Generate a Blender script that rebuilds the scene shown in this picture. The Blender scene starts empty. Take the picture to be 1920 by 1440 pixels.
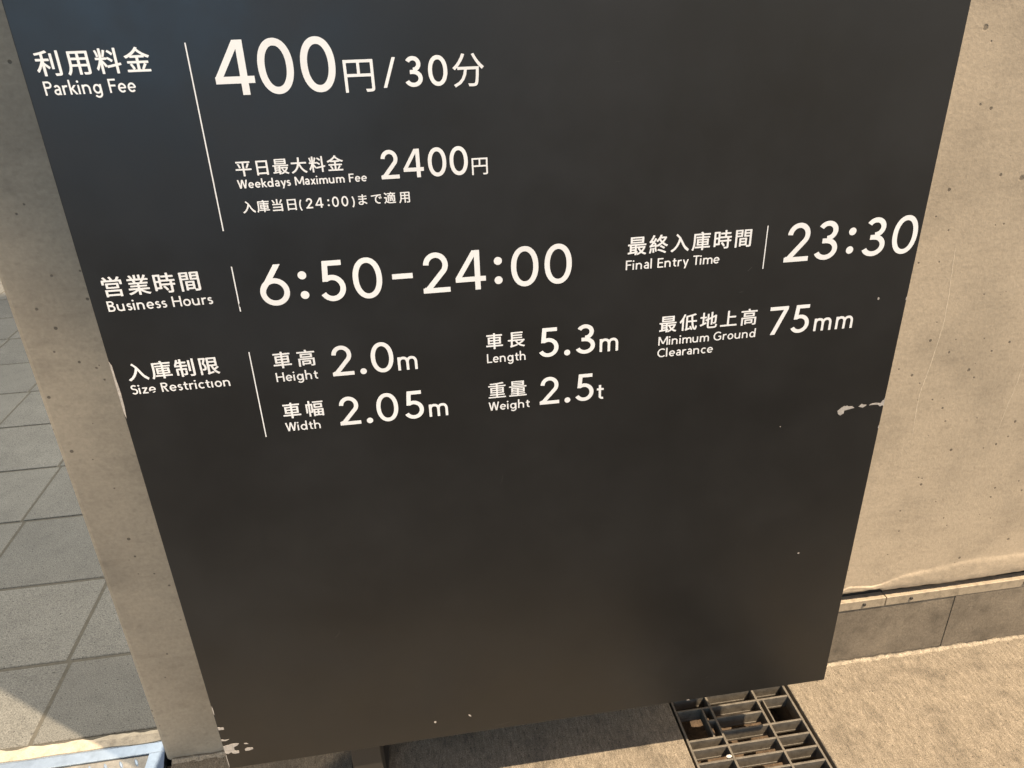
import bpy, bmesh, math, random
from mathutils import Vector, Matrix, noise
random.seed(7)
sc = bpy.context.scene
COL = sc.collection

# ------------------------------------------------------------------ camera
cam_d = bpy.data.cameras.new('camera')
cam_d.sensor_fit = 'HORIZONTAL'; cam_d.sensor_width = 36.0
cam_d.lens = 1397.0 / 1920.0 * 36.0
cam_d.clip_start = 0.02; cam_d.clip_end = 500
cam = bpy.data.objects.new('camera', cam_d); COL.objects.link(cam)
down = Vector((94, 2821, 1397)).normalized()
right = Vector((11450, -1073, 1397)).normalized()
right = (right - down * right.dot(down)).normalized()
fwd = right.cross(down)
ax = Vector((right.x, fwd.x, -down.x)); ay = Vector((right.y, fwd.y, -down.y)); az = Vector((right.z, fwd.z, -down.z))
cam.matrix_world = Matrix(((ax.x, -ay.x, -az.x, 0.0), (ax.y, -ay.y, -az.y, 0.0), (ax.z, -ay.z, -az.z, 1.5), (0, 0, 0, 1)))
sc.camera = cam

# ------------------------------------------------------------------ light
SUN_EL, SUN_DIR = math.radians(63.4), Vector((-0.8147, 0.5799))
to_sun = Vector((-SUN_DIR.x * math.cos(SUN_EL), -SUN_DIR.y * math.cos(SUN_EL), math.sin(SUN_EL)))
world = bpy.data.worlds.new('World'); sc.world = world; world.use_nodes = True
wn = world.node_tree.nodes; wl = world.node_tree.links
sky = wn.new('ShaderNodeTexSky'); sky.sky_type = 'NISHITA'; sky.sun_disc = False
sky.sun_elevation = SUN_EL
sky.sun_rotation = math.atan2(to_sun.x, to_sun.y)
tintn = wn.new('ShaderNodeVectorMath'); tintn.operation = 'MULTIPLY'; tintn.inputs[1].default_value = (1.0, 0.83, 0.68)
wl.new(sky.outputs[0], tintn.inputs[0]); wl.new(tintn.outputs[0], wn['Background'].inputs[0]); wn['Background'].inputs[1].default_value = 0.088
sl = bpy.data.lights.new('sun', 'SUN'); sl.energy = 4.6; sl.angle = math.radians(0.6); sl.color = (1.0, 0.80, 0.585)
so = bpy.data.objects.new('sun', sl); COL.objects.link(so)
so.rotation_euler = (-to_sun).to_track_quat('-Z', 'Y').to_euler()
# downlights over the walkway left of the sign: a warm one by the wall end, a neutral one further back
for loc, en, half, bl, col in (((-1.05, 0.62, 2.5), 50, 32, 0.35, (1.0, 0.82, 0.62)), ((-0.45, 3.9, 2.9), 460, 60, 0.4, (1.0, 0.93, 0.82))):
    dl = bpy.data.lights.new('downlight', 'SPOT'); dl.energy = en; dl.spot_size = math.radians(2 * half); dl.spot_blend = bl; dl.shadow_soft_size = 0.07; dl.color = col
    do = bpy.data.objects.new('downlight', dl); COL.objects.link(do); do.location = loc
# added cool area light behind the camera, for the bluish sheen on the sign
al = bpy.data.lights.new('added_cool_light', 'AREA'); al.shape = 'RECTANGLE'; al.size = 2.2; al.size_y = 1.6; al.energy = 19; al.color = (0.24, 0.60, 1.0)
ao = bpy.data.objects.new('added_cool_light', al); COL.objects.link(ao); ao.location = (-1.7, -4.5, 2.1)
ao.rotation_euler = (Vector((-0.3, 1.0, 1.2)) - Vector(ao.location)).to_track_quat('-Z', 'Y').to_euler()
sc.view_settings.view_transform = 'Standard'; sc.view_settings.look = 'None'
sc.view_settings.exposure = 1.08; sc.view_settings.gamma = 1.0

# ------------------------------------------------------------------ materials
def mat(name, base, rough=0.8, metal=0.0, scale=8.0, var=0.15, bump=0.2, fine=300.0, stretch=(1, 1, 1), speck=0.0, tint=None, pits=None, grit=None, rvar=0.0, smear=0.0, perobj=0.0, spec=0.5, blotch=None):
    m = bpy.data.materials.new(name); m.use_nodes = True
    nt = m.node_tree; N = nt.nodes; L = nt.links
    bs = N['Principled BSDF']
    bs.inputs['Roughness'].default_value = rough; bs.inputs['Metallic'].default_value = metal
    bs.inputs['Specular IOR Level'].default_value = spec
    geo = N.new('ShaderNodeNewGeometry')
    mp = N.new('ShaderNodeMapping'); mp.inputs['Scale'].default_value = stretch
    L.new(geo.outputs['Position'], mp.inputs['Vector'])
    def noise_n(s, det=6, r=0.6, vec=mp.outputs[0]):
        n = N.new('ShaderNodeTexNoise'); n.inputs['Scale'].default_value = s; n.inputs['Detail'].default_value = det; n.inputs['Roughness'].default_value = r
        L.new(vec, n.inputs['Vector']); return n.outputs['Fac']
    def math_n(op, a, b=None, clamp=False):
        n = N.new('ShaderNodeMath'); n.operation = op; n.use_clamp = clamp
        for i, v in enumerate((a, b)):
            if v is None: continue
            if isinstance(v, (int, float)): n.inputs[i].default_value = v
            else: L.new(v, n.inputs[i])
        return n.outputs[0]
    n1 = noise_n(scale); n2 = noise_n(fine, 3, 0.7)
    def ramp(v, a, b, c, d):
        n = N.new('ShaderNodeMapRange'); L.new(v, n.inputs[0])
        for i, x in enumerate((a, b, c, d)): n.inputs[i + 1].default_value = x
        return n.outputs[0]
    k = math_n('MULTIPLY', ramp(n1, 0.3, 0.7, 1 - var, 1 + var), ramp(n2, 0.3, 0.7, 1 - var * 0.8 - speck, 1 + var * 0.8 + speck))
    height = math_n('ADD', math_n('MULTIPLY', n2, 0.5), math_n('MULTIPLY', n1, 0.3))
    if grit:
        ng = noise_n(grit[0], 2, 0.5, geo.outputs['Position'])
        k = math_n('MULTIPLY', k, ramp(ng, 0.3, 0.7, 1 - grit[1], 1 + grit[1])); height = math_n('ADD', height, math_n('MULTIPLY', ng, 0.35))
        ng2 = noise_n(grit[0] * 0.45, 2, 0.5, geo.outputs['Position'])
        k = math_n('MULTIPLY', k, ramp(ng2, 0.64, 0.70, 1.0, 1 - 1.6 * grit[1]))
    if perobj:
        oi = N.new('ShaderNodeObjectInfo'); k = math_n('MULTIPLY', k, ramp(oi.outputs['Random'], 0, 1, 1 - perobj, 1 + perobj))
    if smear:
        ms = N.new('ShaderNodeMapping'); ms.inputs['Scale'].default_value = (1.0, 1.0, 4.5); ms.inputs['Rotation'].default_value = (0, 0.12, 0)
        L.new(geo.outputs['Position'], ms.inputs['Vector'])
        k = math_n('MULTIPLY', k, ramp(noise_n(11, 7, 0.68, ms.outputs[0]), 0.50, 0.66, 1.0, 1 - smear))
        k = math_n('MULTIPLY', k, ramp(noise_n(34, 4, 0.6, geo.outputs['Position']), 0.60, 0.72, 1.0, 1 - smear))
        k = math_n('MULTIPLY', k, ramp(noise_n(26, 4, 0.6, ms.outputs[0]), 0.30, 0.42, 1 + smear * 0.6, 1.0))
    if blotch:
        nb = noise_n(blotch[0], 4, 0.55, geo.outputs['Position'])
        k = math_n('MULTIPLY', k, ramp(nb, 0.5, 0.72, 1.0, 1 - blotch[1]))
    hole = None
    if pits:
        vo = N.new('ShaderNodeTexVoronoi'); vo.inputs['Scale'].default_value = pits[0]; L.new(geo.outputs['Position'], vo.inputs['Vector'])
        wn_ = N.new('ShaderNodeTexWhiteNoise'); L.new(vo.outputs['Position'], wn_.inputs['Vector'])
        rad = math_n('MULTIPLY', math_n('POWER', wn_.outputs['Value'], 5.0), pits[1])
        hole = ramp(math_n('SUBTRACT', vo.outputs['Distance'], rad), 0.0, 0.04, 1.0, 0.0)
        hole = math_n('MULTIPLY', hole, math_n('GREATER_THAN', rad, 0.035))
        for (x, y, z, r) in pits[2]:
            sv = N.new('ShaderNodeVectorMath'); sv.operation = 'DISTANCE'
            wob = N.new('ShaderNodeVectorMath'); wob.operation = 'ADD'
            L.new(geo.outputs['Position'], wob.inputs[0]); wob.inputs[1].default_value = (0, 0, 0)
            L.new(wob.outputs[0], sv.inputs[0]); sv.inputs[1].default_value = (x, y, z)
            dd = math_n('ADD', sv.outputs['Value'], math_n('MULTIPLY', math_n('SUBTRACT', n2, 0.5), r * 0.9))
            hole = math_n('MAXIMUM', hole, ramp(dd, r * 0.7, r * 1.15, 0.85, 0.0))
        k = math_n('MULTIPLY', k, math_n('SUBTRACT', 1.0, math_n('MULTIPLY', hole, 0.62)))
        height = math_n('SUBTRACT', height, math_n('MULTIPLY', hole, 1.2))
    if rvar:
        L.new(ramp(noise_n(3.5, 6, 0.65), 0.3, 0.7, rough - rvar, rough + rvar), bs.inputs['Roughness'])
    mix = N.new('ShaderNodeMix'); mix.data_type = 'RGBA'
    t = tint or [c * 0.9 for c in base]
    mix.inputs[6].default_value = (*base, 1); mix.inputs[7].default_value = (*t, 1)
    L.new(ramp(noise_n(scale * 0.35, 5, 0.6, geo.outputs['Position']), 0.35, 0.65, 0, 1), mix.inputs[0])
    vm = N.new('ShaderNodeVectorMath'); vm.operation = 'SCALE'
    L.new(mix.outputs[2], vm.inputs[0]); L.new(k, vm.inputs['Scale'])
    L.new(vm.outputs[0], bs.inputs['Base Color'])
    bp = N.new('ShaderNodeBump'); bp.inputs['Strength'].default_value = bump; bp.inputs['Distance'].default_value = 0.003
    L.new(height, bp.inputs['Height']); L.new(bp.outputs[0], bs.inputs['Normal'])
    return m

PITS = [(0.9934,1.4571,.0055),(1.017,1.3345,.0025),(1.1371,1.2005,.006),(1.0118,1.1107,.0022),(1.1258,1.1153,.0022),(1.1234,.9741,.002),(1.1342,.8063,.0042),
        (1.0778,.852,.0032),(1.0276,.7862,.0022),(1.0862,.8797,.0018),(1.1105,.6864,.0026),(1.2795,.4664,.003),(1.0644,.3996,.0026),(1.3636,.3326,.0042),(1.0502,.3331,.002),
        (1.2366,.2805,.002),(1.1452,.82,.0018),(-.5727,1.1455,.004),(-.6113,1.0911,.0045),(-.5481,.9786,.0035),(-.5426,.9831,.0025),(-.5954,.5692,.002),
        (-.5993,.2523,.0032),(-.58,1.2609,.003),(-.606,1.0142,.0035),(-.582,.8733,.002),(-.5344,.4042,.003)]
M = {}
PITS = [(x, z, r * (0.6 if x < 0 else 0.9)) for x, z, r in PITS]
M['concrete'] = mat('fair_faced_concrete', (0.46, 0.38, 0.272), 0.75, scale=5, var=0.08, bump=0.28, fine=170, tint=(0.395, 0.33, 0.24), smear=0.09, grit=(110, 0.06),
                    pits=(48, 0.15, [(x, 1.254, z, r) for x, z, r in PITS]), blotch=(7, 0.14))
M['pavement'] = mat('broomed_concrete', (0.225, 0.192, 0.143), 0.85, scale=170, var=0.30, bump=1.0, fine=620, stretch=(1, 0.2, 1), tint=(0.182, 0.154, 0.112), speck=0.06, blotch=(13, 0.34), grit=(430, 0.42))
M['mortar'] = mat('pale_mortar', (0.36, 0.31, 0.23), 0.9, scale=40, var=0.15, bump=0.8, fine=300, blotch=(60, 0.3))
M['skirting'] = mat('grey_render', (0.215, 0.182, 0.135), 0.7, scale=12, var=0.2, bump=0.35, fine=220, tint=(0.165, 0.14, 0.105), blotch=(20, 0.3), grit=(160, 0.1))
M['flashing'] = mat('dull_metal_strip', (0.40, 0.34, 0.25), 0.6, 0.2, scale=30, var=0.12, bump=0.3, blotch=(50, 0.35))
M['tile'] = mat('granite_paver', (0.115, 0.112, 0.096), 0.85, scale=12, var=0.06, bump=0.5, fine=420, tint=(0.10, 0.097, 0.083), speck=0.12, blotch=(16, 0.12), grit=(360, 0.42), perobj=0.09)
M['grout'] = mat('dark_grout', (0.07, 0.064, 0.048), 0.95, scale=60, var=0.2, bump=0.5)
M['paint'] = mat('charcoal_powder_coat', (0.0085, 0.0085, 0.0082), 0.39, scale=6, var=0.18, bump=0.05, fine=900, tint=(0.0115, 0.0115, 0.011), spec=0.6, rvar=0.11)
M['vinyl'] = mat('white_lettering_vinyl', (0.86, 0.87, 0.86), 0.5, scale=20, var=0.02, bump=0.02)
M['chip'] = mat('bare_primer', (0.42, 0.39, 0.35), 0.7, scale=150, var=0.2, bump=0.4, fine=700)
M['grate'] = mat('galvanised_grating', (0.135, 0.12, 0.094), 0.6, 0.0, scale=60, var=0.18, bump=0.4, blotch=(70, 0.4))
M['drain'] = mat('dirty_drain_concrete', (0.11, 0.095, 0.075), 0.9, scale=40, var=0.3, bump=0.8, fine=200)
M['debris'] = mat('brown_silt', (0.09, 0.062, 0.038), 0.95, scale=60, var=0.4, bump=1.0, fine=260)
M['steel'] = mat('galvanised_steel', (0.40, 0.475, 0.55), 0.42, 0.8, scale=14, var=0.08, bump=0.15, fine=60, blotch=(20, 0.2))
M['checker'] = mat('worn_checker_plate', (0.22, 0.205, 0.175), 0.55, 0.4, scale=30, var=0.2, bump=0.3, fine=200, blotch=(25, 0.3))
M['post'] = mat('dark_painted_steel', (0.035, 0.032, 0.028), 0.5, scale=20, var=0.1, bump=0.1)
M['lime'] = mat('lime_line', (0.68, 0.58, 0.43), 0.8, scale=200, var=0.12, bump=0.1)
M['rubble'] = mat('gritty_mortar', (0.33, 0.28, 0.205), 0.9, scale=90, var=0.35, bump=1.0, fine=400, grit=(300, 0.25))
M['dark'] = mat('dark_joint_filler', (0.03, 0.026, 0.02), 0.95, scale=50, var=0.3, bump=0.4)
M['asphalt'] = mat('asphalt', (0.05, 0.05, 0.05), 0.9, scale=30, var=0.2, bump=0.5)
M['stone'] = mat('pebble', (0.75, 0.70, 0.62), 0.7, scale=200, var=0.1)

# ------------------------------------------------------------------ helpers
def link(name, me, m, parent=None):
    o = bpy.data.objects.new(name, me); COL.objects.link(o)
    if m is not None: me.materials.clear(); me.materials.append(m)
    if parent is not None: o.parent = parent
    return o
def build(name, bm, m, parent=None, smooth=False):
    me = bpy.data.meshes.new(name); bmesh.ops.recalc_face_normals(bm, faces=bm.faces)
    bm.to_mesh(me); bm.free()
    if smooth:
        for p in me.polygons: p.use_smooth = True
    return link(name, me, m, parent)
def box(bm, a, b, bevel=0.0):
    vs = [bm.verts.new((x, y, z)) for z in (a[2], b[2]) for y in (a[1], b[1]) for x in (a[0], b[0])]
    f = [(0, 2, 3, 1), (4, 5, 7, 6), (0, 1, 5, 4), (2, 6, 7, 3), (0, 4, 6, 2), (1, 3, 7, 5)]
    fs = [bm.faces.new([vs[i] for i in q]) for q in f]
    if bevel > 0:
        es = list({e for q in fs for e in q.edges})
        bmesh.ops.bevel(bm, geom=es, offset=bevel, segments=2, profile=0.5, affect='EDGES')
    return vs
def mkbox(name, a, b, m, parent=None, bevel=0.0):
    bm = bmesh.new(); box(bm, a, b, bevel); return build(name, bm, m, parent)
def empty(name, loc=(0, 0, 0)):
    o = bpy.data.objects.new(name, None); COL.objects.link(o); o.empty_display_size = 0.1
    return o
def struct(o): o['kind'] = 'structure'; return o
def stuff(o): o['kind'] = 'stuff'; return o
def tag(o, label, cat, group=None):
    o['label'] = label; o['category'] = cat
    if group: o['group'] = group
    return o
def prism(bm, pts, y0, y1):     # polygon in XZ extruded from y0 (front) to y1 (back)
    a = [bm.verts.new((x, y0, z)) for x, z in pts]; b = [bm.verts.new((x, y1, z)) for x, z in pts]
    bm.faces.new(a); bm.faces.new(b[::-1]); n = len(pts)
    for i in range(n): bm.faces.new((a[i], a[(i + 1) % n], b[(i + 1) % n], b[i]))

WY = 1.254          # wall face
D = 1.047           # sign face
# ------------------------------------------------------------------ setting: ground
struct(mkbox('ground', (-60, -60, -0.40), (60, 60, -0.22), M['asphalt']))
def slab(x0, x1, y0, y1, m, name):
    bm = bmesh.new(); box(bm, (x0, y0, -0.2), (x1, y1, 0.0), 0.003)
    return struct(build(name, bm, m))
slab(-0.640, 0.5205, 0.52, 1.252, M['pavement'], 'pavement')
slab(0.8235, 9.0, 0.52, 1.252, M['pavement'], 'pavement')
slab(-9.0, -0.665, 0.52, 0.70, M['pavement'], 'pavement')
bm = bmesh.new(); box(bm, (-20, -14, -0.2), (20, 0.515, -0.012)); struct(build('road', bm, M['asphalt']))
struct(mkbox('paver_bed', (-9.0, 1.346, -0.2), (9.0, 9.0, -0.003), M['grout']))
# slabs of the paved walkway: pieces of the paver bed
bed = bpy.data.objects['paver_bed']
PX, PY = 0.3745, 0.357
tile_meshes = {}
def tile(x0, x1, y0, y1):
    w, h = round(x1 - x0, 3), round(y1 - y0, 3)
    if (w, h) not in tile_meshes:
        bm = bmesh.new(); box(bm, (0, 0, -0.05), (w, h, 0.0), 0.004)
        me = bpy.data.meshes.new('paver'); bmesh.ops.recalc_face_normals(bm, faces=bm.faces); bm.to_mesh(me); bm.free(); me.materials.append(M['tile'])
        tile_meshes[(w, h)] = me
    o = bpy.data.objects.new('paver', tile_meshes[(w, h)]); COL.objects.link(o); o.parent = bed
    o.location = (x0, y0, random.uniform(-0.0012, 0.0012)); return o
ys = [1.348, 1.6115, 1.948, 2.307, 2.662, 3.038, 3.392, 3.757, 4.125] + [4.125 + 0.36 * i for i in range(1, 9)]
for j in range(len(ys) - 1):
    off = -0.987 - (ys[j] - 1.34) * 0.035
    for i in range(-12, 5):
        if j > 8 and i < -10: continue
        a = off + i * PX
        if ys[j] < 1.47 and a > -0.7: continue
        if a > 0.6: continue
        tile(a + 0.0045, a + PX - 0.0045, ys[j] + 0.0045, ys[j + 1] - 0.0045)
tile(-0.987 + PX + 0.0045, -0.987 + 2 * PX - 0.0045, ys[0] + 0.115, ys[1] - 0.0045)

# mortar strip between pavers and steel frame (ragged edges)
bm = bmesh.new(); n = 120; top = []; bot = []
for i in range(n + 1):
    x = -2.2 + (2.2 - 0.66) * i / n
    fy = noise.noise((x * 28, 3.1, 0)) * 0.008 + noise.noise((x * 90, 8, 0)) * 0.003
    gy = noise.noise((x * 9, 31, 0)) * 0.006
    top.append((x, 1.343 + fy)); bot.append((x, 1.3125 + gy))
T = [bm.verts.new((x, y, 0.003 + 0.002 * noise.noise((x * 40, 1, 2)))) for x, y in top]
Mi = [bm.verts.new((x, 1.330, 0.006 + 0.0025 * noise.noise((x * 30, 6, 2)))) for x, y in top]
B = [bm.verts.new((x, y, 0.002)) for x, y in bot]
T2 = [bm.verts.new((x, y + 0.002, -0.01)) for x, y in top]; B2 = [bm.verts.new((x, y - 0.002, -0.01)) for x, y in bot]
for i in range(n):
    for a, b in ((T2, T), (T, Mi), (Mi, B), (B, B2)): bm.faces.new((a[i], a[i + 1], b[i + 1], b[i]))
struct(build('mortar_strip', bm, M['mortar']))

# ------------------------------------------------------------------ concrete wall
wall = empty('concrete_wall', (-0.655, WY, 0))
# end pilaster left of x=0.75, plain with chamfered corner
TW = 0.22
bm = bmesh.new()
pts = [(-0.655, WY + 0.010), (-0.652, WY + 0.004), (-0.645, WY), (0.75, WY), (0.75, WY + TW), (-0.655, WY + TW)]
for z0, z1 in ((0.0, 12.0),):
    a = [bm.verts.new((x, y, z0)) for x, y in pts]; b = [bm.verts.new((x, y, z1)) for x, y in pts]
    bm.faces.new(a[::-1]); bm.faces.new(b)
    for i in range(6): bm.faces.new((a[i], a[(i + 1) % 6], b[(i + 1) % 6], b[i]))
build('wall_body', bm, M['concrete'], wall)
# right part: relief grid above the groove, then body behind
LIP = [(0.75, .235), (0.9504, 0.240), (0.9683, 0.2476), (1.030, 0.2405), (1.055, 0.2440), (1.080, 0.2530), (1.1079, 0.2625), (1.1878, 0.2706), (1.2579, 0.2822), (1.4213, 0.2824), (1.8, .275), (5, .275)]
GT = [(0.75, .2215), (0.9541, 0.2221), (0.9982, 0.2225), (1.0531, 0.2237), (1.0588, 0.2166), (1.11, 0.217), (1.1449, 0.2149), (1.1748, 0.2168), (1.2102, 0.2136), (1.2754, 0.215), (1.3413, 0.2158), (1.4405, 0.2193), (5, .2195)]
def interp(t, x):
    for (a, b), (c, d) in zip(t, t[1:]):
        if a <= x <= c: return b + (d - b) * (x - a) / (c - a)
    return t[-1][1]
def sstep(t): t = max(0, min(1, t)); return t * t * (3 - 2 * t)
bm = bmesh.new(); xs = [0.7505 + 0.005 * i for i in range(211)] + [1.9 + 0.35 * i for i in range(15)]
zf = [0, .05, .15, .3, .45, .6, .75, .88, .97, 1.0, 1.03, 1.1, 1.25, 1.5, 2.0, 2.6]
cols = []
for x in xs:
    g = interp(GT, x) + noise.noise((x * 60, 0, 5)) * 0.0016; g += 0.0055; l = interp(LIP, x) + noise.noise((x * 25, 4, 5)) * 0.002
    col = [(x, WY + 0.024, g + 0.001)]
    for f in zf:
        z = g + (l - g) * f
        up = 1 - sstep((f - 0.86) / 0.22)
        dy = up * sstep(f / 0.25) * (0.0022 + 0.0012 * noise.noise((x * 18, z * 30, 2)) + 0.0012 * noise.noise((x * 70, z * 90, 2)))
        if f == 0: dy = 0
        col.append((x, WY - dy, z))
    col.append((x, WY, 0.45)); col.append((x, WY, 12.0))
    cols.append([bm.verts.new(p) for p in col])
for a, b in zip(cols, cols[1:]):
    for i in range(len(a) - 1): bm.faces.new((a[i], b[i], b[i + 1], a[i + 1]))
me_o = build('wall_facing', bm, M['concrete'], wall, smooth=True)
mkbox('wall_core', (0.7505, WY + 0.025, 0.0), (5.05, WY + TW, 11.998), M['concrete'], wall)
# recess back
mkbox('groove', (0.7506, WY + 0.020, 0.190), (5.0, WY + 0.0245, 0.232), M['dark'], wall)
# fin line running down the wall
RD = [(1.036, 1.075), (1.0378, 1.0516), (1.0447, 0.9883), (1.0499, 0.926), (1.0471, 0.8798), (1.0428, 0.8289), (1.0385, 0.7962), (1.0335, 0.7606), (1.0355, 0.7144), (1.0392, 0.6708), (1.040, 0.63)]
RD2 = [(1.262, .83), (1.258, .76), (1.25, .69), (1.243, .62), (1.238, .56), (1.236, .50), (1.233, .45)]
for pts_, w0 in ((RD, 0.0008), (RD2[:4], 0.0005)):
    bm = bmesh.new(); L_ = []; R_ = []; m_ = len(pts_) * 7
    for i in range(m_):
        t = i / (m_ - 1) * (len(pts_) - 1); k = min(int(t), len(pts_) - 2); f = t - k
        x = pts_[k][0] * (1 - f) + pts_[k + 1][0] * f + noise.noise((t * 4, 7, 1)) * 0.0014; z = pts_[k][1] * (1 - f) + pts_[k + 1][1] * f
        w = w0 * (0.8 + noise.noise((t * 5, 1, 1))) * min(1, 4 * (1 - t / (len(pts_) - 1)) + 0.1)
        L_.append((x - w, z)); R_.append((x + w, z))
    prism(bm, L_ + R_[::-1], WY - 0.0002, WY + 0.003)
    build('mortar_fin', bm, M['lime'], wall)
# flashing strips with screws
x0 = 0.752
for x1 in (1.0748, 1.99, 2.9, 3.8, 5.0):
    st = mkbox('flashing_strip', (x0, WY - 0.0035, 0.1745), (x1 - 0.0022, WY + 0.0195, 0.2005), M['flashing'], wall, 0.0012)
    sx = [1.017] if x1 < 1.1 else ([1.1408, 1.45, 1.75] if x1 < 2 else [x0 + 0.15, x1 - 0.2])
    for s in sx:
        bm = bmesh.new(); bmesh.ops.create_cone(bm, cap_ends=True, segments=14, radius1=0.0046, radius2=0.0038, depth=0.003)
        bmesh.ops.rotate(bm, verts=bm.verts, matrix=Matrix.Rotation(math.radians(90), 3, 'X'))
        bmesh.ops.translate(bm, verts=bm.verts, vec=(s, WY - 0.0046, 0.188))
        build('screw', bm, M['post'], st)
    x0 = x1
# rendered skirting panels
x0 = 0.753
for x1 in (1.2655, 2.12, 3.0, 5.0):
    mkbox('skirting_panel', (x0, WY - 0.001 - (0.0015 if x0 > 1 else 0), -0.02), (x1 - 0.0004, WY + 0.0195, 0.1735), M['skirting'], wall, 0.0006); x0 = x1
tag(wall, 'pale concrete wall with pock marks and grey skirting behind the dark sign', 'wall')

# mortar debris at the foot of the wall
bm = bmesh.new(); n = 300; rows = []
for i in range(n + 1):
    x = -0.64 + 3.6 * i / n if i < n else 2.96
    w = 0.008 + 0.007 * noise.noise((x * 22, 1, 0)) + 0.005 * noise.noise((x * 75, 4, 0))
    h = 0.006 + 0.006 * noise.noise((x * 30, 9, 0)) + 0.005 * noise.noise((x * 95, 2, 0))
    rows.append([bm.verts.new(p) for p in ((x, WY - 0.004, h), (x, WY - 0.35 * w, h * 0.9), (x, WY - 0.8 * w, h * 0.35), (x, WY - w - 0.004, 0.0005), (x, WY - w - 0.005, -0.003))])
for a, b in zip(rows, rows[1:]):
    for i in range(4): bm.faces.new((a[i], b[i], b[i + 1], a[i + 1]))
struct(build('mortar_fillet', bm, M['rubble'], None, True))

# ------------------------------------------------------------------ drain with grating
bm = bmesh.new()
box(bm, (0.5235, 0.52, -0.19), (0.8185, 1.250, -0.120))
box(bm, (0.5212, 0.52, -0.119), (0.5262, 1.250, -0.046)); box(bm, (0.8160, 0.52, -0.119), (0.8210, 1.250, -0.046))
struct(build('drain_channel', bm, M['drain']))
bm = bmesh.new(); nx, ny = 30, 90; g = []
for j in range(ny + 1):
    g.append([bm.verts.new((0.5265 + 0.289 * i / nx, 0.53 + 0.719 * j / ny, -0.112 + 0.030 * abs(noise.noise((i * .13, j * .12, 3))) + 0.010 * noise.noise((i * .6, j * .55, 8)) + 0.012 * math.exp(-((i - 25) / 5) ** 2 - ((j - 80) / 4) ** 2) + 0.008 * math.exp(-((i - 4) / 3) ** 2 - ((j - 77) / 3) ** 2))) for i in range(nx + 1)])
for j in range(ny):
    for i in range(nx): bm.faces.new((g[j][i], g[j][i + 1], g[j + 1][i + 1], g[j + 1][i]))
stuff(build('silt', bm, M['debris'], None, True))['label'] = 'brown silt and litter lying in the drain under the grating'
bpy.data.objects['silt']['category'] = 'silt'
grate = empty('drain_grating')
def bar(name, a, b, bev=0.0008): return mkbox(name, a, b, M['grate'], grate, bev)
ZT, DB = -0.003, -0.034
yrows = [1.2155, 1.1815, 1.1495, 1.1125] + [1.0760 - 0.0352 * i for i in range(15)]
LX = (0.5285, 0.6145, 0.7325, 0.8135)
for x in LX: bar('long_bar', (x - 0.0028, 0.525, DB - 0.004), (x + 0.0028, 1.248, ZT))
for k, y in enumerate(yrows):
    for a, b, i in ((LX[0], LX[1], 0), (LX[1], LX[2], 1), (LX[2], LX[3], 2)):
        if k == 2 and i != 1: continue
        if k == 3 and i == 0: y_ = y - 0.013
        else: y_ = y
        if k in (6, 7, 8) and i == 3: continue
        bar('cross_bar', (a + 0.0025, y_ - 0.0025, DB), (b - 0.0025, y_ + 0.0025, ZT - 0.0006))
        bar('cross_bar', (a + 0.0025, y_ - 0.0038, DB - 0.0035), (b - 0.0025, y_ - 0.0022, DB + 0.002))
bar('long_bar', (0.5905, 1.102, DB), (0.5955, 1.179, ZT - 0.0008)); bar('long_bar', (0.7450, 1.1148, DB), (0.7488, 1.179, ZT - 0.0008))
bar('lock_plate', (0.5960, 1.143, DB + 0.004), (0.6118, 1.148, ZT - 0.0008))
tag(grate, 'rusty galvanised steel drain grating running under the dark sign', 'drain grating')
bm = bmesh.new(); bmesh.ops.create_icosphere(bm, subdivisions=2, radius=0.0042); bmesh.ops.scale(bm, verts=bm.verts, vec=(1.6, 0.9, 0.7)); bmesh.ops.translate(bm, verts=bm.verts, vec=(0.604, 1.0465, -0.001))
tag(build('pebble', bm, M['stone']), 'small white pebble resting on a bar of the drain grating', 'pebble')

# ------------------------------------------------------------------ steel frame with checker plate
fr = empty('access_cover')
mkbox('outer_flange', (-2.4, 1.3095, -0.08), (-0.664, 1.3195, -0.0005), M['steel'], fr, 0.001)
mkbox('frame_edge', (-2.4, 1.2795, -0.08), (-0.664, 1.3080, 0.0010), M['steel'], fr, 0.0012)
bm = bmesh.new()
prof = [(-0.6975, 1.279), (-0.6975, 0.70), (-0.676, 0.70), (-0.6555, 1.236), (-0.664, 1.279)]
a = [bm.verts.new((x, y, -0.08)) for x, y in prof]; b = [bm.verts.new((x, y, 0.0010)) for x, y in prof]
bm.faces.new(a); bm.faces.new(b[::-1])
for i in range(5): bm.faces.new((a[i], a[(i + 1) % 5], b[(i + 1) % 5], b[i]))
build('frame_end', bm, M['steel'], fr)
pl = mkbox('cover_plate', (-2.35, 0.72, -0.012), (-0.6985, 1.2785, -0.003), M['checker'], fr, 0.0008)
lm = None
def lozenge(x, y, ang):
    global lm
    if lm is None:
        bm = bmesh.new(); vs = []; n = 12
        ring = [bm.verts.new((0.0125 * math.cos(t), 0.0035 * math.sin(t) * abs(math.sin(t)) ** .3, 0)) for t in [2 * math.pi * i / n for i in range(n)]]
        tp = [bm.verts.new((v.co.x * 0.7, v.co.y * 0.5, 0.0018)) for v in ring]
        for i in range(n): bm.faces.new((ring[i], ring[(i + 1) % n], tp[(i + 1) % n], tp[i]))
        bm.faces.new(tp); me = bpy.data.meshes.new('raised_lozenge'); bmesh.ops.recalc_face_normals(bm, faces=bm.faces); bm.to_mesh(me); bm.free(); me.materials.append(M['steel']); lm = me
    o = bpy.data.objects.new('raised_lozenge', lm); COL.objects.link(o); o.parent = pl
    o.location = (x, y, -0.0031); o.rotation_euler.z = ang
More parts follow.
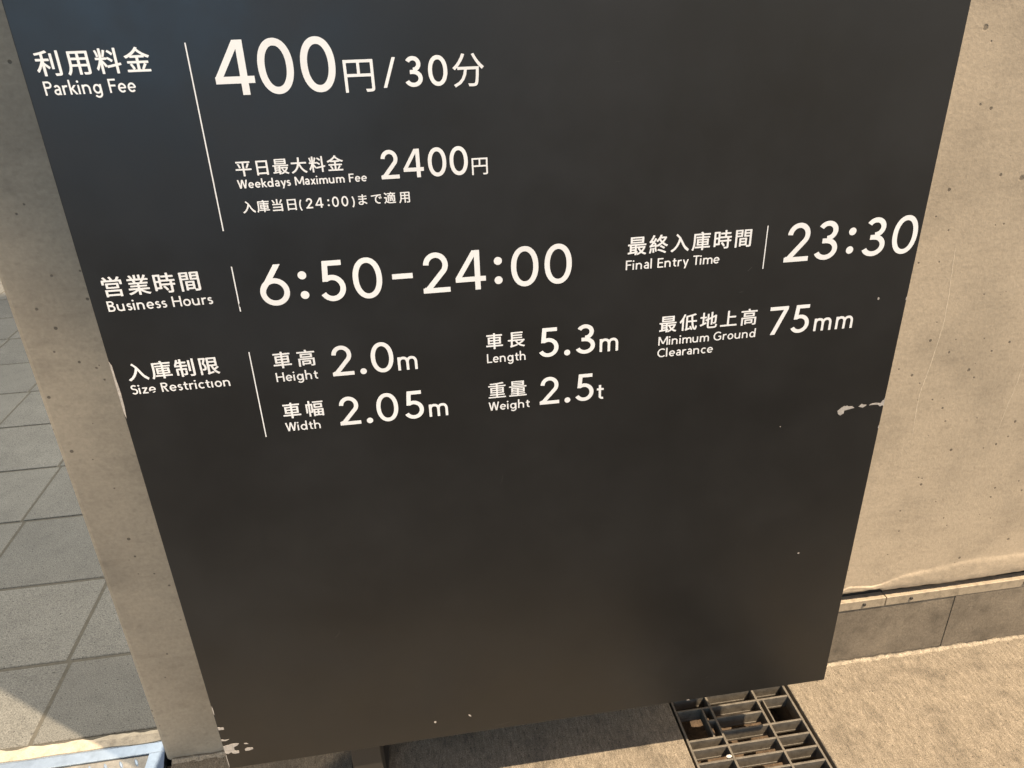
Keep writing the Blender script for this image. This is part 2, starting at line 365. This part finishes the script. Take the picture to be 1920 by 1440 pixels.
for j in range(8):
    for i in range(16):
        x = -0.722 - i * 0.0335; y = 1.262 - j * 0.0335
        lozenge(x, y, math.radians(62 if (i + j) % 2 == 0 else -28) if j else math.radians(-60))
tag(fr, 'silvery steel cover frame with raised lozenge pattern left of the wall end', 'access cover')
mkbox('joint_filler', (-0.6635, 0.7, -0.1), (-0.6415, 1.252, -0.018), M['dark'])
struct(bpy.data.objects['joint_filler'])

# ------------------------------------------------------------------ the sign
sign = empty('parking_sign')
X0, X1, Z0, Z1 = -0.4395, 0.7985, 0.1985, 2.6
mkbox('panel', (X0, D, Z0), (X1, D + 0.022, Z1), M['paint'], sign, 0.0012)
mkbox('support_post', (-0.212, D + 0.0225, 0.012), (-0.152, D + 0.075, 2.55), M['post'], sign, 0.003)
mkbox('dark_ground_plate', (-0.232, 1.050, 0.001), (-0.150, 1.245, 0.0115), M['post'], sign, 0.001)  # thin dark plate lying flat on the ground below the sign
for z in (0.6, 1.8):
    mkbox('wall_bracket', (0.30, D + 0.0225, z), (0.36, WY - 0.001, z + 0.05), M['post'], sign, 0.002)
tag(sign, 'large charcoal parking price sign with white Japanese and English lettering', 'sign')

# chips where the coating is gone
CH = [[(0.7117, 0.8655), (0.7186, 0.8717), (0.7232, 0.8742), (0.727, 0.8735), (0.728, 0.8756), (0.7307, 0.8727), (0.7381, 0.8722), (0.7431, 0.8686), (0.734, 0.8669), (0.7248, 0.8652), (0.7244, 0.8595), (0.7184, 0.8563), (0.7143, 0.8591)],
 [(0.7505, 0.8701), (0.7556, 0.8753), (0.759, 0.873), (0.765, 0.8724), (0.7633, 0.8699), (0.7586, 0.8673)],
 [(0.7697, 0.8707), (0.7728, 0.8731), (0.7821, 0.8744), (0.7912, 0.8726), (0.7933, 0.8766), (0.7960, 0.8785), (0.7975, 0.883), (0.7980, 0.8813), (0.7980, 0.8668), (0.7951, 0.868), (0.7911, 0.8661), (0.7865, 0.8704), (0.7776, 0.871)],
 [(-0.4385, 0.263), (-0.429, 0.2647), (-0.4218, 0.2667), (-0.4123, 0.2662), (-0.4091, 0.2649), (-0.4128, 0.26), (-0.4195, 0.2573), (-0.4203, 0.2491), (-0.4174, 0.2463), (-0.4126, 0.2463), (-0.4132, 0.2391), (-0.4202, 0.2385), (-0.4248, 0.2401), (-0.4268, 0.2442), (-0.4337, 0.2405), (-0.4386, 0.2433)],
 [(-0.4014, 0.247), (-0.3974, 0.2498), (-0.3865, 0.2489), (-0.3858, 0.2446), (-0.3947, 0.2418), (-0.4008, 0.2426)],
 [(-0.4004, 0.2635), (-0.395, 0.2629), (-0.3921, 0.2596), (-0.3981, 0.2609)],
 [(-0.4385, 0.3155), (-0.4331, 0.3137), (-0.4285, 0.3132), (-0.4282, 0.3076), (-0.4380, 0.3077)],
 [(-0.4385, 0.2819), (-0.4303, 0.2794), (-0.424, 0.2801), (-0.4309, 0.2765), (-0.4385, 0.2776)],
 [(-0.4389, 1.0727), (-0.4364, 1.0654), (-0.4362, 1.0455), (-0.4353, 1.0281), (-0.4352, 1.0208), (-0.4357, 0.9988), (-0.4375, 0.9795), (-0.4389, 0.99), (-0.4389, 1.0458)]]
def blob(cx, cz, rx, rz, ang=0, n=9):
    return [(cx + rx * math.cos(t) * (1 + .2 * noise.noise((cx * 90 + math.cos(t), cz * 80 + math.sin(t), 0))) * 1.0 + math.sin(ang) * rz * math.sin(t), cz + rz * math.sin(t)) for t in [2 * math.pi * i / n for i in range(n)]]
CH += [blob(-0.0345, .2442, .0023, .0028), blob(.0351, .2485, .0017, .0034, -.7), blob(.6857, .5585, .0022, .0012), blob(.7475, 1.0693, .0018, .0022), blob(.7972, .8242, .0009, .003),
       blob(.4933, .1995, .003, .0006), blob(.6094, .846, .0009, .0009), blob(.7972, 1.0655, .0009, .003), blob(-.4380, .36, .0008, .012), blob(-.4382, .222, .0007, .02)]
for c in CH:
    bm = bmesh.new(); prism(bm, c, D - 0.00035, D + 0.0015); build('paint_chip', bm, M['chip'], sign)
# faint scratches
M['scratch'] = mat('worn_coating', (0.045, 0.043, 0.040), 0.5, scale=50, var=0.2, bump=0.1)
for (x, z, l, an, cv) in ((-.19, .505, .018, .9, .4), (.1, .21, .03, .2, .1), (.51, 1.1, .008, .3, 0), (.55, .98, .012, -.4, .2), (.52, 1.1365, .009, .8, 0), (.3, 1.44, .006, 0, 0), (.12, .8, .02, 1.3, .1), (.56, .6, .015, 1.1, .1), (.47, .232, .006, 1.0, 0), (.53, .258, .005, .5, 0)):
    bm = bmesh.new(); pa = []
    for i in range(9):
        t = i / 8 - .5; a_ = an + cv * t
        pa.append((x + math.cos(a_) * t * l, z + math.sin(a_) * t * l))
    up = [(p[0] - .0004, p[1] + .0004) for p in pa]
    prism(bm, pa + up[::-1], D - 0.0002, D + 0.001); build('scratch', bm, M['scratch'], sign)

# ---- lettering ------------------------------------------------------------
YL = D - 0.0004
class Pen:                      # strokes in glyph units (cap height 1)
    def __init__(s): s.polys = []
    def poly(s, pts): s.polys.append(list(pts))
    def path(s, pts, w, closed=False, clip=None):
        n = len(pts); L = []; R = []
        for i in range(n):
            if closed: a, c = pts[i - 1], pts[(i + 1) % n]
            else: a, c = pts[max(0, i - 1)], pts[min(n - 1, i + 1)]
            b = pts[i]
            d1 = Vector((b[0] - a[0], b[1] - a[1])); d2 = Vector((c[0] - b[0], c[1] - b[1]))
            if d1.length < 1e-6: d1 = d2
            if d2.length < 1e-6: d2 = d1
            d1.normalize(); d2.normalize(); n1 = Vector((-d1.y, d1.x)); n2 = Vector((-d2.y, d2.x))
            m = n1 + n2; m.normalize(); k = min(2.2, 1 / max(0.3, m.dot(n1))) * w / 2
            L.append((b[0] + m.x * k, b[1] + m.y * k)); R.append((b[0] - m.x * k, b[1] - m.y * k))
        r = range(n) if closed else range(n - 1)
        for i in r:
            j = (i + 1) % n; q = [L[i], L[j], R[j], R[i]]
            if clip is not None: q = clipy(q, *clip)
            if len(q) >= 3: s.polys.append(('q', q))
        s.polys.append('sep')
def clipy(q, lo, hi):
    for lim, sg in ((lo, 1), (hi, -1)):
        out = []
        for i in range(len(q)):
            a, b = q[i - 1], q[i]; ia = sg * (a[1] - lim) >= 0; ib = sg * (b[1] - lim) >= 0
            if ia != ib: t = (lim - a[1]) / (b[1] - a[1]); out.append((a[0] + t * (b[0] - a[0]), lim))
            if ib: out.append(b)
        q = out
        if not q: return q
    return q
def arc(cx, cy, rx, ry, a0, a1, n=28, p=1.0):
    o = []
    for i in range(n + 1):
        t = math.radians(a0 + (a1 - a0) * i / n); c, s_ = math.cos(t), math.sin(t)
        o.append((cx + rx * math.copysign(abs(c) ** p, c), cy + ry * math.copysign(abs(s_) ** p, s_)))
    return o
def rect(x0, y0, x1, y1): return [(x0, y0), (x1, y0), (x1, y1), (x0, y1)]
def glyph(ch, w=0.13):
    g = Pen(); h = w / 2; P = g.path; O = g.poly; v = w * 0.97; X = 0.665; adv = 0.6
    def stem(x, y0=0, y1=1): O(rect(x - h, y0, x + h, y1))
    if ch == '0': P(arc(.34, .5, .34 - h, .512 - h, 0, 360, 56, .94)[:-1], w, True); adv = .68
    elif ch == '2':
        P(arc(.33, .70, .275 - h + .02, .312 - h, 178, -38, 30) + [(.11, .085)], w); O(rect(.0, 0, .65, v)); O([(0, 0), (0, .10), (.058, .155), (.16, .06)]); adv = .65
    elif ch == '3':
        P(arc(.31, .752, .262 - h, .26 - h, 152, -90, 26), w); P(arc(.31, .275, .305 - h, .285 - h, 90, -157, 30), w); O(rect(.20, .558 - v, .315, .558)); adv = .615
    elif ch == '4':
        O([(0, .215), (0, .325), (.425, 1), (.575, 1), (.145, .325), (.12, .215)]); O(rect(0, .215, .745, .215 + v)); O(rect(.475, 0, .475 + w * 1.03, 1)); adv = .745
    elif ch == '5':
        P([(.175, 1), (.130, .44)], w, clip=(.49, .99)); O(rect(.115, 1 - v, .55, 1)); P(arc(.28, .32, .315 - h, .33 - h, 126, -152, 34), w); adv = .6
        O([(.07, .49), (.20, .49), (.22, .60), (.10, .60)])
    elif ch == '6':
        P(arc(.34, .33, .34 - h, .342 - h, 0, 360, 56)[:-1], w, True)
        P([(.55, 1.12), (.46, .975), (.20, .585), (.115, .47), (.078, .40), (.066, .34)], w, clip=(0, 1)); adv = .68
    elif ch == '7': O(rect(0, 1 - v, .6, 1)); O([(.52, 1), (.60, 1), (.60, .90), (.235, 0), (.085, 0), (.46, .90)]); adv = .6
    elif ch == ':': O(arc(.1, .20, .1, .1, 0, 352.5, 47)); O(arc(.1, .69, .1, .1, 0, 352.5, 47)); adv = .2
    elif ch == '.': O(arc(.1, .085, .1, .1, 0, 352.5, 47)); adv = .2
    elif ch == '-': O(rect(0, .42, .50, .55)); adv = .50
    elif ch == '/': O([(0, 0), (.115, 0), (.47, 1), (.355, 1)]); adv = .47
    elif ch == '(': P(arc(.42, .38, .38, .66, 128, 232, 16), w * .9); adv = .3
    elif ch == ')': P(arc(-.14, .38, .38, .66, 52, -52, 16), w * .9); adv = .3
    elif ch == 'P': stem(h); P([(h, 1 - h), (.32, 1 - h)] + arc(.32, .74, .20, .26 - h, 88, -90, 16) + [(h, .48 + h)], w); adv = .60
    elif ch == 'F': stem(h); O(rect(w, 1 - v, .55, 1)); O(rect(w, .455, .50, .455 + v)); adv = .58
    elif ch == 'E': stem(h); O(rect(w, 1 - v, .55, 1)); O(rect(w, .455, .52, .455 + v)); O(rect(w, 0, .57, v)); adv = .61
    elif ch == 'L': stem(h); O(rect(w, 0, .52, v)); adv = .54
    elif ch == 'T': O(rect(0, 1 - v, .62, 1)); O(rect(.31 - h, 0, .31 + h, 1 - v)); adv = .60
    elif ch == 'H': stem(h); stem(.68); O(rect(w, .46, .68 - h, .46 + v)); adv = .80
    elif ch == 'W':
        for a, b in ((.065, .27), (.27, .50), (.50, .73), (.73, .935)):
            pass
        P([(.06, 1.05), (.285, -.03)], w, clip=(0, 1)); P([(.285, -.03), (.52, 1.03)], w, clip=(0, 1)); P([(.52, 1.03), (.755, -.03)], w, clip=(0, 1)); P([(.755, -.03), (.98, 1.05)], w, clip=(0, 1)); adv = 1.04
    elif ch == 'M': stem(h); stem(.83 + h - w * .0); P([(h, 1.03), (.48, .16)], w, clip=(.15, 1)); P([(.48, .16), (.83 + h, 1.03)], w, clip=(.15, 1)); adv = .99
    elif ch == 'B':
        stem(h); P([(h, 1 - h), (.31, 1 - h)] + arc(.31, .755, .17, .245 - h, 88, -90, 14) + [(h, .51 + h)], w)
        P([(h, .51), (.33, .51)] + arc(.33, .29, .20, .222, 88, -90, 14) + [(h, h)], w); adv = .66
    elif ch == 'S': P(arc(.28, .745, .195, .20, 30, 270, 22) + arc(.28, .30, .215, .245, 90, -148, 24)[1:], w); adv = .56
    elif ch == 'R': stem(h); P([(h, 1 - h), (.31, 1 - h)] + arc(.31, .745, .20, .255 - h, 88, -90, 14) + [(h, .49 + h)], w); P([(.26, .52), (.53, -.05)], w * 1.05, clip=(0, 1)); adv = .63
    elif ch == 'C': P(arc(.46, .5, .46 - h, .515 - h, 48, 312, 34), w); adv = .79
    elif ch == 'G': P(arc(.46, .5, .46 - h, .515 - h, 46, 318, 34), w); O(rect(.81 - w, .12, .81, .52)); O(rect(.50, .40, .81, .40 + v)); adv = .90
    elif ch in 'a':
        stem(.42, 0, .44); P(arc(.25, .44, .17, .235 - h * .2, 148, 0, 18), w); P([(.42, .375), (.27, .375)] + arc(.245, .215, .18, .155, 95, 278, 18) + [(.36, .10), (.42, .20)], w * .95); adv = .55
    elif ch in 'eê':
        a1 = 318
        if ch == 'e': P(arc(.30, .333, .30 - h, .348 - h, 0, a1, 36), w)
        else: P(arc(.30, .333, .30 - h, .348 - h, 0, 205, 26), w); P(arc(.30, .333, .30 - h, .348 - h, 262, 322, 8), w * .7)
        O(rect(.09, .335 - h * .8, .56, .335 + h * .75)); adv = .63
    elif ch == 'c': P(arc(.30, .333, .30 - h, .348 - h, 48, 312, 28), w); adv = .55
    elif ch == 'o': P(arc(.31, .333, .31 - h, .348 - h, 0, 360, 40)[:-1], w, True); adv = .66
    elif ch == 's': P(arc(.21, .487, .135, .125, 32, 270, 16) + arc(.21, .210, .145, .152, 90, -145, 18)[1:], w * .97); adv = .44
    elif ch == 'd': P(arc(.30, .333, .30 - h, .348 - h, 0, 360, 40)[:-1], w, True); stem(.56, 0, 1.05); adv = .72
    elif ch == 'g': P(arc(.30, .333, .30 - h, .348 - h, 0, 360, 40)[:-1], w, True); P([(.56, X)] + arc(.32, .0, .24, .245, 0, -150, 20), w); adv = .72
    elif ch == 'r': stem(h, 0, X); P(arc(.29, .36, .29 - h, .320 - h, 180, 68, 14, .9), w); adv = .42
    elif ch in 'iı':
        stem(h, 0, X)
        if ch == 'i': O(arc(h, .90, .085, .085, 0, 345, 23))
        adv = .25 - .02
    elif ch == 'l': stem(h, 0, 1.05); adv = .24
    elif ch == 'k': stem(h, 0, 1.05); P([(.48, .72), (.13, .34)], w * .95, clip=(0, X)); P([(.19, .41), (.52, -.05)], w, clip=(0, X)); adv = .54
    elif ch == 'n': stem(h, 0, X); P(arc(.30, .34, .30 - h, .340 - h, 180, 0, 24, .85) + [(.60 - h, 0)], w); adv = .71
    elif ch == 'h': stem(h, 0, 1.05); P(arc(.30, .34, .30 - h, .340 - h, 180, 0, 24, .85) + [(.60 - h, 0)], w); adv = .71
    elif ch == 'u': stem(.60 - h, 0, X); P([(h, X)] + arc(.30, .325, .30 - h, .340 - h, 180, 360, 24, .85), w); adv = .71
    elif ch == 'm':
        stem(h, 0, X)
        P(arc(.27, .36, .27 - h, .320 - h, 180, 0, 24, .85) + [(.54 - h, 0)], w); P(arc(.54 - h + .27 - h, .36, .27 - h, .320 - h, 180, 0, 24, .85) + [(.54 - h + .54 - h - h, 0)], w); adv = .96
    elif ch == 't': stem(.17, .12, .86); O(rect(0, X - v * .95, .38, X)); P(arc(.17 + .15, .19, .15, .19 - h, 180, 285, 14), w); adv = .42
    elif ch == 'x': P([(.03, .75), (.49, -.08)], w, clip=(0, X)); P([(.49, .75), (.03, -.08)], w, clip=(0, X)); adv = .54
    elif ch == 'z': O(rect(.02, X - v, .46, X)); O(rect(0, 0, .48, v)); O([(.27, X - v), (.44, X - v), (.19, v), (.02, v)]); adv = .50
    elif ch == 'y': P([(.02, .80), (.29, .06)], w, clip=(0, X)); P([(.55, .80), (.20, -.32)], w, clip=(-.27, X)); adv = .56
    elif ch == ' ': adv = .30
    return g.polys, adv
TX = -0.44
def add_glyph(bm, polys, x, z, sx, sz):
    k = 0
    for p in polys:
        if p == 'sep': k += 1; continue
        if p[0] == 'q': q = p[1]; y = YL - 0.000015 * (k + 1)
        else: q = p; k += 1; y = YL - 0.000015 * k
        vs = [bm.verts.new((x + TX + a * sx, y, z + b * sz)) for a, b in q]
        try: f = bm.faces.new(vs)
        except ValueError: continue
        f.normal_update()
        if f.normal.y > 0: f.normal_flip()
def lbuild(name, bm):
    bmesh.ops.dissolve_degenerate(bm, dist=1e-7, edges=bm.edges)
    me = bpy.data.meshes.new(name); bm.to_mesh(me); bm.free(); return link(name, me, M['vinyl'], sign)
def numerals(items, z, cap, name='numerals', w=0.130):
    bm = bmesh.new()
    for ch, xa, xb in items:
        polys, adv = glyph(ch, w)
        ww = (xb - xa) if xb else adv * cap
        add_glyph(bm, polys, xa, z, ww / adv, cap * SMALL.get(ch, 1.0))
    return lbuild(name, bm)
SMALL = {'m': 0.68, 't': 0.62}
def words(txt, x0, x1, z, cap, w=0.135, gap=0.075, name='english_lettering'):
    gl = [glyph(c, w) for c in txt]; total = sum(a for _, a in gl) + gap * (len(gl) - 1) - 0.05
    s = (x1 - x0) / total; bm = bmesh.new(); x = x0
    for p, a in gl: add_glyph(bm, p, x, z, s, cap); x += (a + gap) * s
    return lbuild(name, bm)
def kanji(txt, x0, x1, z0, z1, bold=0.016, name='japanese_lettering', cut=None, square=True):
    me_list = []
    lo, hi = 9, -9
    for ch in txt:
        c = bpy.data.curves.new('tmp', 'FONT'); c.body = ch; c.size = 1; c.resolution_u = 4; c.offset = 0
        o = bpy.data.objects.new('tmp', c); COL.objects.link(o)
        me = bpy.data.meshes.new_from_object(o.evaluated_get(bpy.context.evaluated_depsgraph_get()))
        bpy.data.objects.remove(o); bpy.data.curves.remove(c)
        xs_ = [v.co.x for v in me.vertices]; zs_ = [v.co.y for v in me.vertices]
        me_list.append((me, min(xs_), max(xs_))); lo = min(lo, min(zs_)); hi = max(hi, max(zs_))
    s = (z1 - z0) / (hi - lo)
    fst, lst = me_list[0], me_list[-1]
    n = len(txt)
    pitch = ((x1 - lst[2] * s) - (x0 - fst[1] * s)) / (n - 1) if n > 1 else 0
    bm = bmesh.new()
    for i, (me, a, b) in enumerate(me_list):
        ox = x0 - fst[1] * s + pitch * i
        for k, (dx, dz) in enumerate(((0, 0), (1, 0), (-1, 0), (0, .7), (0, -.7), (.7, .5), (-.7, .5), (.7, -.5), (-.7, -.5))):
            vs = [bm.verts.new((ox + TX + (v.co.x + dx * bold) * s, YL - 0.00001 * k, z0 + (v.co.y + dz * bold - lo) * s)) for v in me.vertices]
            for p in me.polygons:
                try: f = bm.faces.new([vs[j] for j in p.vertices])
                except ValueError: continue
                f.normal_update()
                if f.normal.y > 0: f.normal_flip()
        bpy.data.meshes.remove(me)
    for (xa, xb, za, zb) in cut or ():
        xa += TX; xb += TX
        for co, no in (((xa, 0, 0), (1, 0, 0)), ((xb, 0, 0), (1, 0, 0)), ((0, 0, za), (0, 0, 1)), ((0, 0, zb), (0, 0, 1))):
            bmesh.ops.bisect_plane(bm, geom=bm.verts[:] + bm.edges[:] + bm.faces[:], plane_co=co, plane_no=no, dist=1e-7)
        dead = [f for f in bm.faces if xa < f.calc_center_median().x < xb and za < f.calc_center_median().z < zb]
        bmesh.ops.delete(bm, geom=dead, context='FACES')
    return lbuild(name, bm)
def divider(x, z0, z1, w=0.0016, notch=None):
    x += TX
    bm = bmesh.new(); pts = [(x - w / 2, z0), (x + w / 2, z0)]
    if notch: pts += [(x + w / 2, notch[0]), (x - w * .1, notch[0] + .001), (x - w * .2, notch[1]), (x + w / 2, notch[1] + .001)]
    pts += [(x + w / 2, z1), (x - w / 2, z1)]
    f = bm.faces.new([bm.verts.new((a, YL, b)) for a, b in pts]); f.normal_update()
    if f.normal.y > 0: f.normal_flip()
    return lbuild('divider_line', bm)

# row 1
kanji('利用料金', .0184, .1489, 1.4505, 1.4790)
words('Parking Fee', .0198, .1253, 1.4287, .0160)
divider(.1940, 1.2490, 1.4817)
numerals([('4', .2215, .2690), ('0', .2750, .3183), ('0', .3272, .3700)], 1.4195, .0635, w=.136)
kanji('円', .3795, .4158, 1.4168, 1.4552, bold=.004)
numerals([('/', .4278, .4455), ('3', .4552, .4788), ('0', .4864, .5112)], 1.4205, .0360, w=.14)
kanji('分', .5180, .5582, 1.4174, 1.4577, bold=.004)
# row 2
kanji('平日最大料金', .2254, .3640, 1.3197, 1.3400)
words('Weekdays Maximum Fee', .2240, .3930, 1.3040, .0112, w=.15)
numerals([('2', .4130, .4375), ('4', .4435, .4708), ('0', .4770, .5019), ('0', .5065, .5314)], 1.3052, .0376, w=.14)
kanji('円', .5366, .5594, 1.3038, 1.3262, bold=.006)
kanji('入庫当日', .2248, .2950, 1.2711, 1.2872)
numerals([('(', .2995, None), ('2', .3080, .3170), ('4', .3205, .3310), (':', .3368, None), ('0', .3430, .3520), ('0', .3556, .3647), (')', .3690, None)], 1.2722, .0137, w=.15)
kanji('まで', .3786, .4100, 1.2727, 1.2865)
kanji('適用', .4134, .4482, 1.2719, 1.2876)
# row 3
kanji('営業時間', .0215, .1485, 1.1686, 1.1968)
words('Business Hours', .0205, .1603, 1.1472, .0152)
divider(.1950, 1.1327, 1.1989, .0016, (1.1390, 1.1440))
numerals([('6', .2269, .2676), (':', .2817, None), ('5', .3105, .3464), ('0', .3573, .3986), ('-', .4130, .4425), ('2', .4564, .4957), ('4', .5042, .5486), (':', .5613, None), ('0', .5864, .6273), ('0', .6365, .6776)], 1.1380, .0598)
kanji('最終入庫時間', .7633, .9558, 1.1728, 1.2008)
words('Final Entry Time', .7607, .9080, 1.1502, .0148)
divider(.9807, 1.1355, 1.2032)
numerals([('2', 1.0130, 1.0530), ('3', 1.0605, 1.0995), (':', 1.1152, None), ('3', 1.1398, 1.1790), ('0', 1.1903, 1.2320)], 1.1432, .0602)
# row 4
kanji('入庫制限', .0215, .1487, 1.0395, 1.0672, cut=[(.1160, .1225, 1.0452, 1.0472), (.098, .104, 1.0485, 1.0492)])
words('Sizê Restrictıon', .0200, .1604, 1.0180, .0148)
divider(.1951, .9257, 1.0694)
kanji('車高', .2268, .2870, 1.0392, 1.0655)
words('Height', .2265, .2874, 1.0172, .0150)
numerals([('2', .3098, .3417), ('.', .3507, None), ('0', .3686, .4022), ('m', .4078, .4377)], 1.0182, .0485)
E_ = [('車幅', .2272, .2875, .9540, .9805)]
kanji(*E_[0])
words('Width', .2267, .2803, .9318, .0150)
numerals([('2', .3099, .3418), ('.', .3507, None), ('0', .3678, .4012), ('5', .4108, .4410), ('m', .4487, .4787)], .9328, .0485)
kanji('車長', .5445, .6040, 1.0402, 1.0660)
words('Length', .5444, .6057, 1.0172, .0152)
numerals([('5', .6262, .6575), ('.', .6662, None), ('3', .6833, .7156), ('m', .7232, .7536)], 1.0190, .0485)
kanji('重量', .5443, .6049, .9553, .9822, bold=.010)
words('Weight', .5434, .6096, .9332, .0150)
numerals([('2', .6262, .6582), ('.', .6669, None), ('5', .6846, .7150), ('t', .7204, .7329)], .9350, .0480)
kanji('最低地上高', .8197, .9803, 1.0430, 1.0706)
words('Minimum Ground', .8192, .9824, 1.0210, .0148)
words('Clearance', .8187, .9115, 1.0004, .0148)
numerals([('7', 1.0025, 1.0335), ('5', 1.0412, 1.0720), ('m', 1.0815, 1.1120), ('m', 1.1192, 1.1495)], 1.0220, .0480)

print('triangles', sum(sum(len(p.vertices) - 2 for p in o.data.polygons) for o in bpy.data.objects if o.type == 'MESH'))
